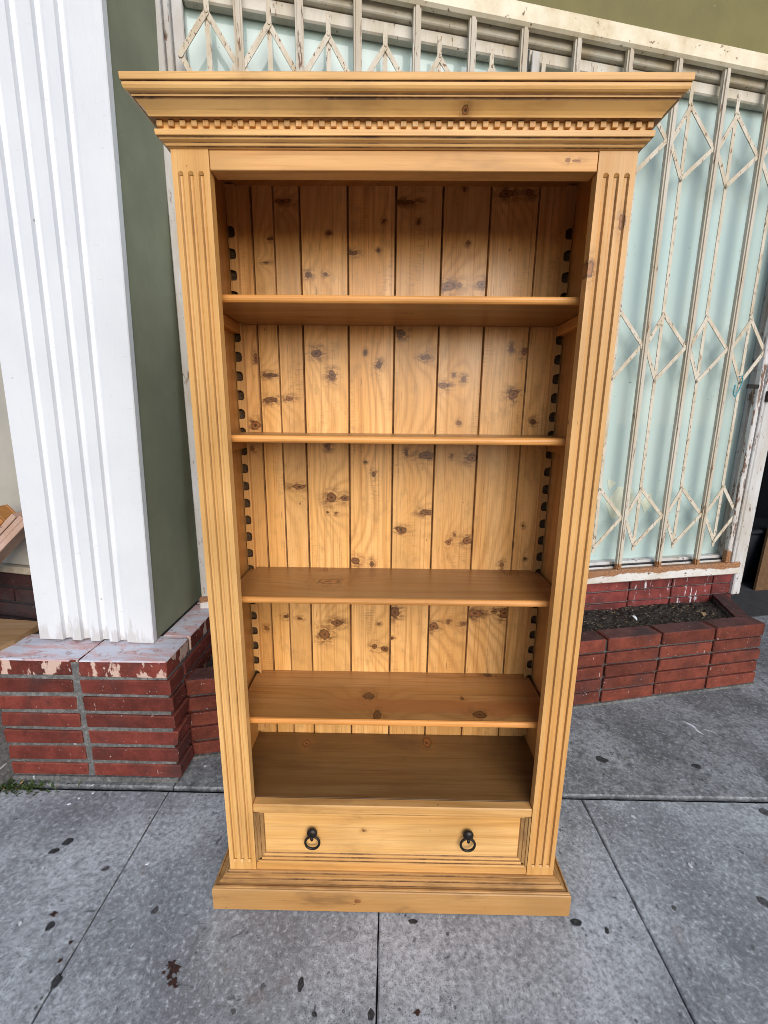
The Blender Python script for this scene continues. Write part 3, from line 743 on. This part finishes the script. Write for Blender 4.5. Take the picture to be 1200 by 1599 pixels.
# weeds at the pedestal foot
wd = MB(); rg = random.Random(11)
for _ in range(1100):
    x = -1.63+abs(rg.gauss(0, .11))*rg.choice([-1.2, 1.]); y = .385+rg.gauss(0, .016)-(.02 if rg.random() < .3 else 0); a_ = rg.uniform(0, 6.28); l = rg.uniform(.006, .022)
    dx, dy = math.cos(a_)*l, math.sin(a_)*l; h_ = rg.uniform(.003, .03)*(1.5 if x < -1.56 else .6)
    wd.add([(x, y, .001), (x+dx*.5-dy*.25, y+dy*.5+dx*.25, h_*.7), (x+dx, y+dy, h_), (x+dx*.5+dy*.25, y+dy*.5-dx*.25, h_*.7)], [(0, 1, 2, 3)], 1 if rg.random() < .05 else 0)
wd.build('weeds', [m_weed, m_leaf], kind='stuff')
ch = MB()
for (x, y) in ((-1.215, .392), (-1.19, .36), (-1.23, .335), (-1.25, .31), (-.77, .60), (-.75, .585), (-.80, .50), (.75, -.02), (1.02, .12), (-.82, .09), (-1.16, .07), (-1.1, -.09), (.93, .30)):
    a_ = rg.uniform(0, 6.28); l = rg.uniform(.005, .010); w_ = l*.5
    p = [(x+math.cos(a_+t)*l*(1 if k % 2 else .5), y+math.sin(a_+t)*l*(1 if k % 2 else .5)) for k, t in enumerate((0, 1.2, 2.4, 3.6, 4.9))]
    z = .0045 if y > .385 else .0008
    ch.add([(*a1, z) for a1 in p]+[(*a1, z+.003) for a1 in p], [(5, 6, 7, 8, 9)]+[(i, (i+1) % 5, (i+1) % 5+5, i+5) for i in range(5)])
ch.build('paint_chips', m_chalk, kind='stuff')

# ================================================================== BOOKCASE
KN = [(-.3311, 2.0768, .0291, .0073), (-.372, 1.9805, .0111, .0055), (-.3861, 1.9185, .015, .0037), (-.2019, 1.9946, .0055, .0055), (-.2638, 1.887, .0113, .0094), (-.2131, 1.889, .0075, .0075), (-.1342, 1.9452, .0204, .0074), (-.0583, 1.9523, .0074, .0074), (-.0443, 2.0281, .0055, .0055), (.0149, 2.0752, .0289, .009), (.0542, 2.0254, .0055, .0073), (.1811, 2.1076, .0072, .0072), (.197, 1.9737, .0055, .0073), (.1412, 1.8587, .0262, .0131), (.1784, 1.8623, .0075, .0075), (.2437, 1.8645, .0187, .0149), (.2982, 2.0971, .0322, .0143), (.3642, 2.1005, .0107, .0107), (-.4305, 1.6548, .0098, .0137), (-.3918, 1.6048, .0256, .0079), (-.3911, 1.5325, .0359, .01), (-.3332, 1.5369, .0179, .008), (-.2465, 1.6691, .0214, .0156), (-.1989, 1.6064, .0157, .0137), (-.097, 1.674, .0058, .0078), (-.056, 1.6375, .0097, .0136), (-.4432, 1.4541, .0222, .0162), (-.2166, 1.3908, .0122, .0102), (-.0968, 1.3435, .0061, .0061), (-.07, 1.3028, .0082, .0103), (-.3124, 1.2605, .0312, .0104), (-.2071, 1.2259, .0188, .0167), (-.1613, 1.2244, .0146, .0104), (-.2205, 1.1768, .0063, .0063), (-.1932, 1.175, .0063, .0063), (.0196, 1.1236, .019, .0084), (-.1288, 1.0107, .0172, .0129), (-.075, 1.0002, .0086, .0108), (-.4574, 1.3801, .0102, .0102), (.0333, 1.3733, .0081, .0101), (.0086, 1.7275, .0192, .0153), (.0854, 1.6608, .0194, .0077), (.1729, 1.6096, .0058, .0078), (.2027, 1.5987, .0117, .0098), (.1428, 1.5793, .0216, .0118), (.3423, 1.6903, .0096, .0096), (.3816, 1.6797, .0096, .0154), (.3581, 1.5547, .0177, .0157), (.4259, 1.4726, .0099, .0099), (.1951, 1.4683, .006, .008), (.0985, 1.3659, .0325, .0162), (.1777, 1.3648, .0061, .0081), (.2409, 1.3594, .0223, .0142), (.1043, 1.1808, .0272, .0146), (.0218, 1.1192, .0169, .0106), (.2406, 1.0871, .019, .0148), (.1795, 1.0796, .0085, .0106), (.1974, 1.1063, .0063, .0063), (.4355, 1.0276, .0064, .0085), (.3605, 1.0041, .0085, .0107), (.4203, 1.1396, .0063, .0063), (-.4406, .7602, .009, .009), (-.3717, .8047, .0133, .0067), (-.3252, .7983, .0134, .0067), (-.2397, .7391, .0202, .0291), (-.1943, .7835, .0223, .0156), (-.0649, .6978, .0112, .0112), (-.0288, .6885, .0158, .0113), (.0051, .8274, .0198, .0198), (.1413, .7768, .0222, .0222), (.1915, .7945, .0066, .0088), (.2449, .7881, .0155, .0088), (.2803, .8269, .0285, .0198), (.3457, .8351, .011, .011), (.3812, .8285, .0175, .0197), (-.0497, .7834, .0067, .0067), (-.0046, .7283, .0067, .0067)]
def waxmat():
    s = NT('dark wax in the joints'); o = s.obj()
    n = s.noise(s.vm('MULTIPLY', o, (9., 40., 9.)), 1, 4, .65); n2 = s.noise(o, 70, 2, .5)
    c = s.mix(s.ms(n, .38, .68), (.36, .18, .06), (.11, .05, .02))
    c = s.mix(s.ms(n2, .5, .7, 0, .5), c, (.40, .21, .07))
    return s.out(c, .6)
m_wax = waxmat()
m_v = pine('pine upright', 'z', smudge=.5, rings=42, knots=[(.4227, 1.81, .010, .018), (.484, 1.905, .008, .018)], wax=.10, grain=.3)
m_h = pine('pine crosswise', 'x', [(2.092, .125, .006, .007), (2.022, .353, .005, .006), (2.021, .372, .003, .01), (.247, -.085, .005, .007)], 36, wax=.25)
m_base = pine('pine base', 'x', [(.045, -.1, .008, .01)], 40, wax=.5, tone=.74)
m_side = pine('pine side panel', 'z', [], 22, tone=.72, wax=.25, hue=(1, .86, .7))
m_y = pine('pine cleat', 'y', [], 30, tone=.72, hue=(1, .82, .62))
bc = thing('bookcase', 'tall waxed pine bookcase with four shelves and one drawer standing on the sidewalk', 'bookcase', (0, .14, 0), org=(0, .14, 0))
BY = .334
# back planks
seams = [-.488, -.4225, -.3596, -.2846, -.1476, -.0103, .1225, .257, .3925, .488]
for i in range(9):
    x0, x1 = seams[i], seams[i+1]
    ks = [k for k in KN if x0-.004 <= k[0] < x1+.004]
    ks = [(max(x0+.004, min(x1-.004, k[0])), k[1], k[2]*random.uniform(.75, 1.1), k[3]*random.uniform(.75, 1.1)) for k in ks]
    mt = pine('pine back plank', 'z', ks, 30, .40, tone=1.12, saw=.75, kdark=random.uniform(.45, 1.), smudge=.9, coat=.35, grain=.9)  # raised tone puts part of the sheen into the colour
    thin_ = .0005 if i in (2, 8) else .0013
    q = MB(); q.cbox(x0+thin_, x1-(.0005 if i in (1, 7) else .0013), .306, .322, .20, 2.128, .0022, 0, 1)
    q.build('back_plank', [mt, m_wax], bc)
MB().box(-.488, .488, .3235, BY, .12, 2.14).build('back_board', m_wax, bc)
# sides
for sx in (-1, 1):
    q = MB(); a_, b_ = sorted((sx*.4885, sx*.498)); q.box(a_, b_, .0235, BY-.001, .06, 2.12); q.build('side_panel', m_side, bc)
# top
MB().box(-.488, .488, .03, .322, 2.115, 2.134).build('case_top', m_side, bc)
# pilasters with three stopped flutes each (built as a grid of strips so that every flute is a real groove)
def pilaster(sx):
    q = MB(); fl = ((-.4886, -.4764), (-.4663, -.4541), (-.4436, -.4314)); zb, zt = .1375, 1.9925
    xs = [-.5]; 
    for a_, b_ in fl: xs += [a_, b_]
    xs.append(-.4187)
    P = lambda x, y, z: (x*-sx, y, z)
    def quad(p): q.add([P(*v) for v in p], [(0, 1, 2, 3)])
    z0, z1 = .095, 2.039
    for i in range(0, len(xs)-1, 2):      # lands
        quad([(xs[i], 0, z0), (xs[i+1], 0, z0), (xs[i+1], 0, z1), (xs[i], 0, z1)])
    NA = 6
    for a_, b_ in fl:
        r_ = (b_-a_)/2; c_ = (a_+b_)/2; dp = .0062
        prof = [(c_-r_*math.cos(math.pi*k/NA), dp*math.sin(math.pi*k/NA)**.7) for k in range(NA+1)]
        for k in range(NA):
            (xa, ya), (xb, yb) = prof[k], prof[k+1]
            mi = 1 if k == 1 else 0
            q.add([P(xa, ya, zb), P(xb, yb, zb), P(xb, yb, zt), P(xa, ya, zt)], [(0, 1, 2, 3)], mi)
        for (zz, sg) in ((zt, 1), (zb, -1)):
            # rounded stop: half disc sunk, joined to the land above it
            arc = [(c_-r_*math.cos(math.pi*k/NA), zz+sg*r_*math.sin(math.pi*k/NA)) for k in range(NA+1)]
            q.add([P(x, 0, z) for x, z in arc]+[P(x, dp*.75*math.sin(math.pi*k/NA)**.5 if 0 < k < NA else 0, zz) for k, (x, z) in enumerate(arc)],
                  [(k, k+1, k+NA+2, k+NA+1) for k in range(NA)], 0)
            zl = z1 if sg > 0 else z0
            top = [(a_, zl), (b_, zl)]
            q.add([P(x, 0, z) for x, z in arc]+[P(x, 0, z) for x, z in top], [tuple(range(NA+1))+(NA+2, NA+1)], 0)
    # returns, back
    quad([(-.4187, 0, z0), (-.4187, .026, z0), (-.4187, .026, z1), (-.4187, 0, z1)])
    quad([(-.5, 0, z0), (-.5, .023, z0), (-.5, .023, z1), (-.5, 0, z1)])
    quad([(-.5, .023, z0), (-.4187, .026, z0), (-.4187, .026, z1), (-.5, .023, z1)])
    quad([(-.5, 0, z1), (-.4187, 0, z1), (-.4187, .026, z1), (-.5, .023, z1)])
    return q.build('pilaster', [m_v, m_flute], bc)
m_flute = pine('pine flute with old wax', 'z', [], 60, tone=.5, wax=.9, grain=.2)
pilaster(-1); pilaster(1)
MB().cbox(-.4175, .4175, .0012, .040, 2.0005, 2.0385, .0012, 0).build('top_rail', m_h, bc)
# notched shelf strips
def strip(sx, y0, y1):
    q = MB(); xa, xb = .488, .4625       # wall side, room side
    zs = []
    z = 1.9+.0905
    while z > .40: zs.append(z); z -= .0559
    poly = [(xb, 2.11)]
    for z in []: pass
    # polygon with D notches opening to the wall side
    pts = [(xb, .365), (xb, 2.11), (xa, 2.11)]
    for z in zs:
        jj = random.uniform(-.0015, .0015)
        pts += [(xa-.002, z+.0145), (xa-.012, z+.0145+jj), (xa-.0195, z+.010), (xa-.0215, z+jj), (xa-.0208, z-.010), (xa-.016, z-.0142), (xa-.002, z-.0145)]
    pts += [(xa, .365)]
    n = len(pts); vs = [(x*sx, y0, z) for x, z in pts]+[(x*sx, y1, z) for x, z in pts]
    fs = [tuple(range(n)), tuple(range(2*n-1, n-1, -1))]; mi = [0, 0]
    for i in range(n):
        j = (i+1) % n; fs.append((i, j, j+n, i+n)); mi.append(1 if 2 < i < n-2 else 0)
    q.add(vs, fs, mi)
    q.build('shelf_strip', [m_strip, m_grime], bc)
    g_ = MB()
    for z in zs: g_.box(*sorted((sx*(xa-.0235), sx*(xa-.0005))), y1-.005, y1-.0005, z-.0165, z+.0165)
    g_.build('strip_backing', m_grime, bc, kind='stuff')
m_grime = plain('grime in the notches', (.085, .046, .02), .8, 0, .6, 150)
m_strip = pine('pine strip', 'z', [], 90, tone=.9, wax=.3)
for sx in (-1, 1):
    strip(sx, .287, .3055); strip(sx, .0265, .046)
# shelves with rounded nosing, notched round the back strips; cleats under them
m_nose = pine('pine shelf nosing', 'x', [], 60, tone=1.0, wax=.15, hue=(1.05, .86, .66))
def shelf(z1, kn, y0=.051, th=.0187, band=None, kdark=1.):
    z0 = z1-th; prof = []
    for k in range(7):
        an = math.pi/2+math.pi*k/6
        prof.append((y0+th*.42+th*.42*math.cos(an), (z0+z1)/2+th/2*math.sin(an)))
    mt = pine('pine shelf', 'f', kn, 26, .36, tone=.52, smudge=.7, hue=(1, .92, .86), coat=.15, grain=.9, band=band, kdark=kdark)  # low tone: shade on the shelf tops is partly put into the colour
    q = MB()
    rows = []
    for x in (-.477, .477): rows.append([(x, y, z) for y, z in prof])
    q.sweep(rows, closed=False, mis=[1]*9)
    q.prism([(p[0], p[1]) for p in prof]+[(.05+.01, z0)][:0], 'x', -.477, -.477) if False else None
    # body: top and underside as one notched outline
    yb = .3125; yn = .2855; xn = .4605; yf = prof[0][0]
    out = [(-.477, yf), (.477, yf), (.477, yn), (xn, yn), (xn, yb), (-xn, yb), (-xn, yn), (-.477, yn)]
    n = len(out); vs = [(x, y, z1) for x, y in out]+[(x, y, z0) for x, y in out]
    q.add(vs, [tuple(range(n)), tuple(range(2*n-1, n-1, -1))]+[(i, (i+1) % n, (i+1) % n+n, i+n) for i in range(1, n)])
    for x in (-.477, .477): q.add([(x, y, z) for y, z in prof], [tuple(range(7))])
    # nosing faces get a brighter tone, the same piece
    q.build('shelf', [mt, m_nose], bc)
    for sx in (-1, 1):
        MB().cbox(*sorted((sx*.467, sx*.4875)), .0475, .286, z0-.029, z0-.0012, .0015).build('shelf_cleat', m_y, bc)
shelf(1.7672, [(.20, -.23, .01, .02), (.15, .02, .008, .02)])
shelf(1.4328, [(.2, .1, .01, .02)])
shelf(.9864, [(.1809, -.2003, .0239, .0374), (.2826, -.2334, .0181, .0149), (.2848, .3858, .0239, .0322)])
shelf(.5983, [(.1685, -.0784, .0207, .0188), (.0775, -.0478, .022, .0145), (.1634, .2237, .0076, .0073), (.0881, .2638, .0188, .0235), (.2968, .3363, .0132, .0187)], band=(.60, .035, -.25), kdark=.35)
m_bottom = pine('pine bottom board', 'f', [(.2497, -.3031, .0201, .0162), (.266, .1269, .0285, .0187)], 24, .5, tone=.28, wax=.5, hue=(1, .92, .85), coat=.2, grain=.8)  # low tone carries the shade cast by the shelves above
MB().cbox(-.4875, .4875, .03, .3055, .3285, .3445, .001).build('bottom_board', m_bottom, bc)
MB().cbox(-.4178, .4178, .001, .029, .3165, .3455, .0025, 0).build('bottom_rail', m_h, bc)
# drawer: panel framed by stepped mouldings, two ring pulls
dw = MB(); dw.cbox(-.3885, .3885, .010, .030, .1595, .3085, .0015, 0)
drawer = dw.build('drawer', m_h, bc)
def mould(horizontal, fixed, dirn, a0, a1):
    """stepped moulding strip: falls from the frame face back to the panel"""
    prof = [(0, .004), (0, .0015), (.006, .0015), (.0068, .0045), (.008, .0045), (.016, .0045), (.017, .0075), (.0185, .0075), (.026, .0085), (.0285, .012), (.0285, .026), (0, .026)]
    mis = [0, 0, 1, 1, 0, 1, 1, 0, 1, 0, 0, 0]
    rows = []
    for k, t in enumerate((a0, a1)):
        row = []
        for d_, y in prof:
            tt = t+(d_ if k == 0 else -d_)*.95
            row.append((fixed+dirn*d_, y, t if k else t) if not horizontal else (tt, y, fixed+dirn*d_))
        rows.append(row)
    q = MB(); q.sweep(rows, True, True, mis)
    return q
mould(True, .131, 1, -.4165, .4165).build('drawer_moulding', [m_h, m_wax], drawer)
mould(False, -.4172, 1, .1315, .3155).build('drawer_moulding', [m_flute, m_wax], drawer)
mould(False, .4172, -1, .1315, .3155).build('drawer_moulding', [m_flute, m_wax], drawer)
MB().cbox(-.4165, .4165, .006, .03, .3095, .3155, .001).build('drawer_bead', m_base, drawer)
for (x, z) in ((-.2409, .2490), (.2313, .2525)):
    q = MB(); q.ball((x, -.003, z), .0165, .010, .0165, 14, 8); q.tube([(x, -.004, z-.004), (x, -.012, z-.012), (x, -.008, z-.018)], .005, 8)
    k_ = q.build('pull_boss', m_iron, drawer, smooth=True)
    rc = z-.0345
    q = MB(); q.tube([(x+.0215*math.cos(t*6.2832/24), .0005-.004+.002*math.sin(t*6.2832/24), rc+.0205*math.sin(t*6.2832/24)) for t in range(24)], .0037, 8, True)
    q.build('pull_ring', m_iron, drawer, smooth=True)
MB().cbox(-.4175, .4175, .0015, .028, .097, .1305, .001).build('lower_rail', m_h, bc)

# base and cornice: profiles (out, z) run round three sides with mitres
def run(name, prof, mats, mis, yb=BY):
    n = len(prof)
    st = [[(-.5-c_, yb, z) for c_, z in prof], [(-.5-c_, -c_, z) for c_, z in prof], [(.5+c_, -c_, z) for c_, z in prof], [(.5+c_, yb, z) for c_, z in prof]]
    q = MB(); q.sweep(st, True, True, mis); return q.build(name, mats, bc)
run('plinth', [(-.02, .004), (.0425, .004), (.0425, .0775), (.0405, .0802), (.036, .0808), (-.02, .0808)], [m_base, m_wax], [0, 0, 0, 0, 0, 0])
run('base_moulding', [(-.004, .0812), (.0392, .0812), (.0398, .0835), (.0385, .086), (.035, .0868), (.0335, .0858), (.0325, .0832), (.029, .0822), (.0262, .0828), (.0255, .0850), (.0245, .0893), (.0195, .0918), (.0172, .0915), (.0165, .0940), (.0155, .0985), (.0085, .1002), (.0072, .0995), (.0062, .1032), (.0035, .1045), (-.004, .1045)],
    [m_base, m_wax], [0, 0, 0, 0, 1, 1, 0, 0, 1, 0, 0, 1, 1, 0, 0, 1, 1, 0, 0, 0])
run('cornice', [(-.01, 2.1385), (.0608, 2.1385), (.0618, 2.1375), (.0618, 2.1262), (.0608, 2.1249), (.0578, 2.1247), (.0578, 2.1235), (.0592, 2.1228), (.0593, 2.1175), (.0575, 2.1130), (.0545, 2.1105), (.0498, 2.1095), (.0493, 2.1083), (.0486, 2.1080), (.0480, 2.1056), (.0442, 2.1052), (.0432, 2.1025), (.0365, 2.0965), (.0315, 2.0915), (.0280, 2.0862), (.0268, 2.0830), (.012, 2.0822), (-.01, 2.0822)],
    [m_h, m_wax], [0, 0, 0, 0, 1, 1, 1, 0, 0, 0, 0, 1, 1, 0, 1, 1, 0, 0, 0, 0, 1, 0, 0])
run('frieze', [(-.005, 2.0820), (.0125, 2.0820), (.0125, 2.0690), (.0207, 2.0648), (.0209, 2.0636), (.0204, 2.0548), (.0192, 2.0538), (.0163, 2.0534), (.0160, 2.0512), (.0148, 2.0495), (.0112, 2.0478), (.0090, 2.0470), (.0084, 2.0456), (.0072, 2.0430), (.0060, 2.0418), (.0035, 2.0402), (.0005, 2.0392), (-.005, 2.0392)],
    [m_h, m_wax], [0, 0, 0, 0, 0, 0, 1, 1, 0, 0, 0, 1, 0, 0, 1, 0, 0, 0])
pitch = .02455
m_dent = pine('pine dentil', 'z', [], 60, tone=.84, wax=.3, hue=(1, .95, .88))
d0 = MB().cbox(-.0060, .0060, -.0034, .0034, -.0056, .0056, .0008).build('dentil', m_dent, bc, org=(0, 0, 0))
nD = int(1.034/pitch); first = True
for i in range(nD+1):
    x = -.517+.0065+(1.034-.013)*i/nD
    loc = (x, -.0157-.14, 2.0761)
    if first: d0.location = loc; first = False
    else: dup(d0, loc, bc)
for sx in (-1, 1):
    for k in range(13):
        c_ = dup(d0, (sx*.5158, .0075+pitch*k-.14, 2.0761), bc); c_.rotation_euler = (0, 0, R(90))
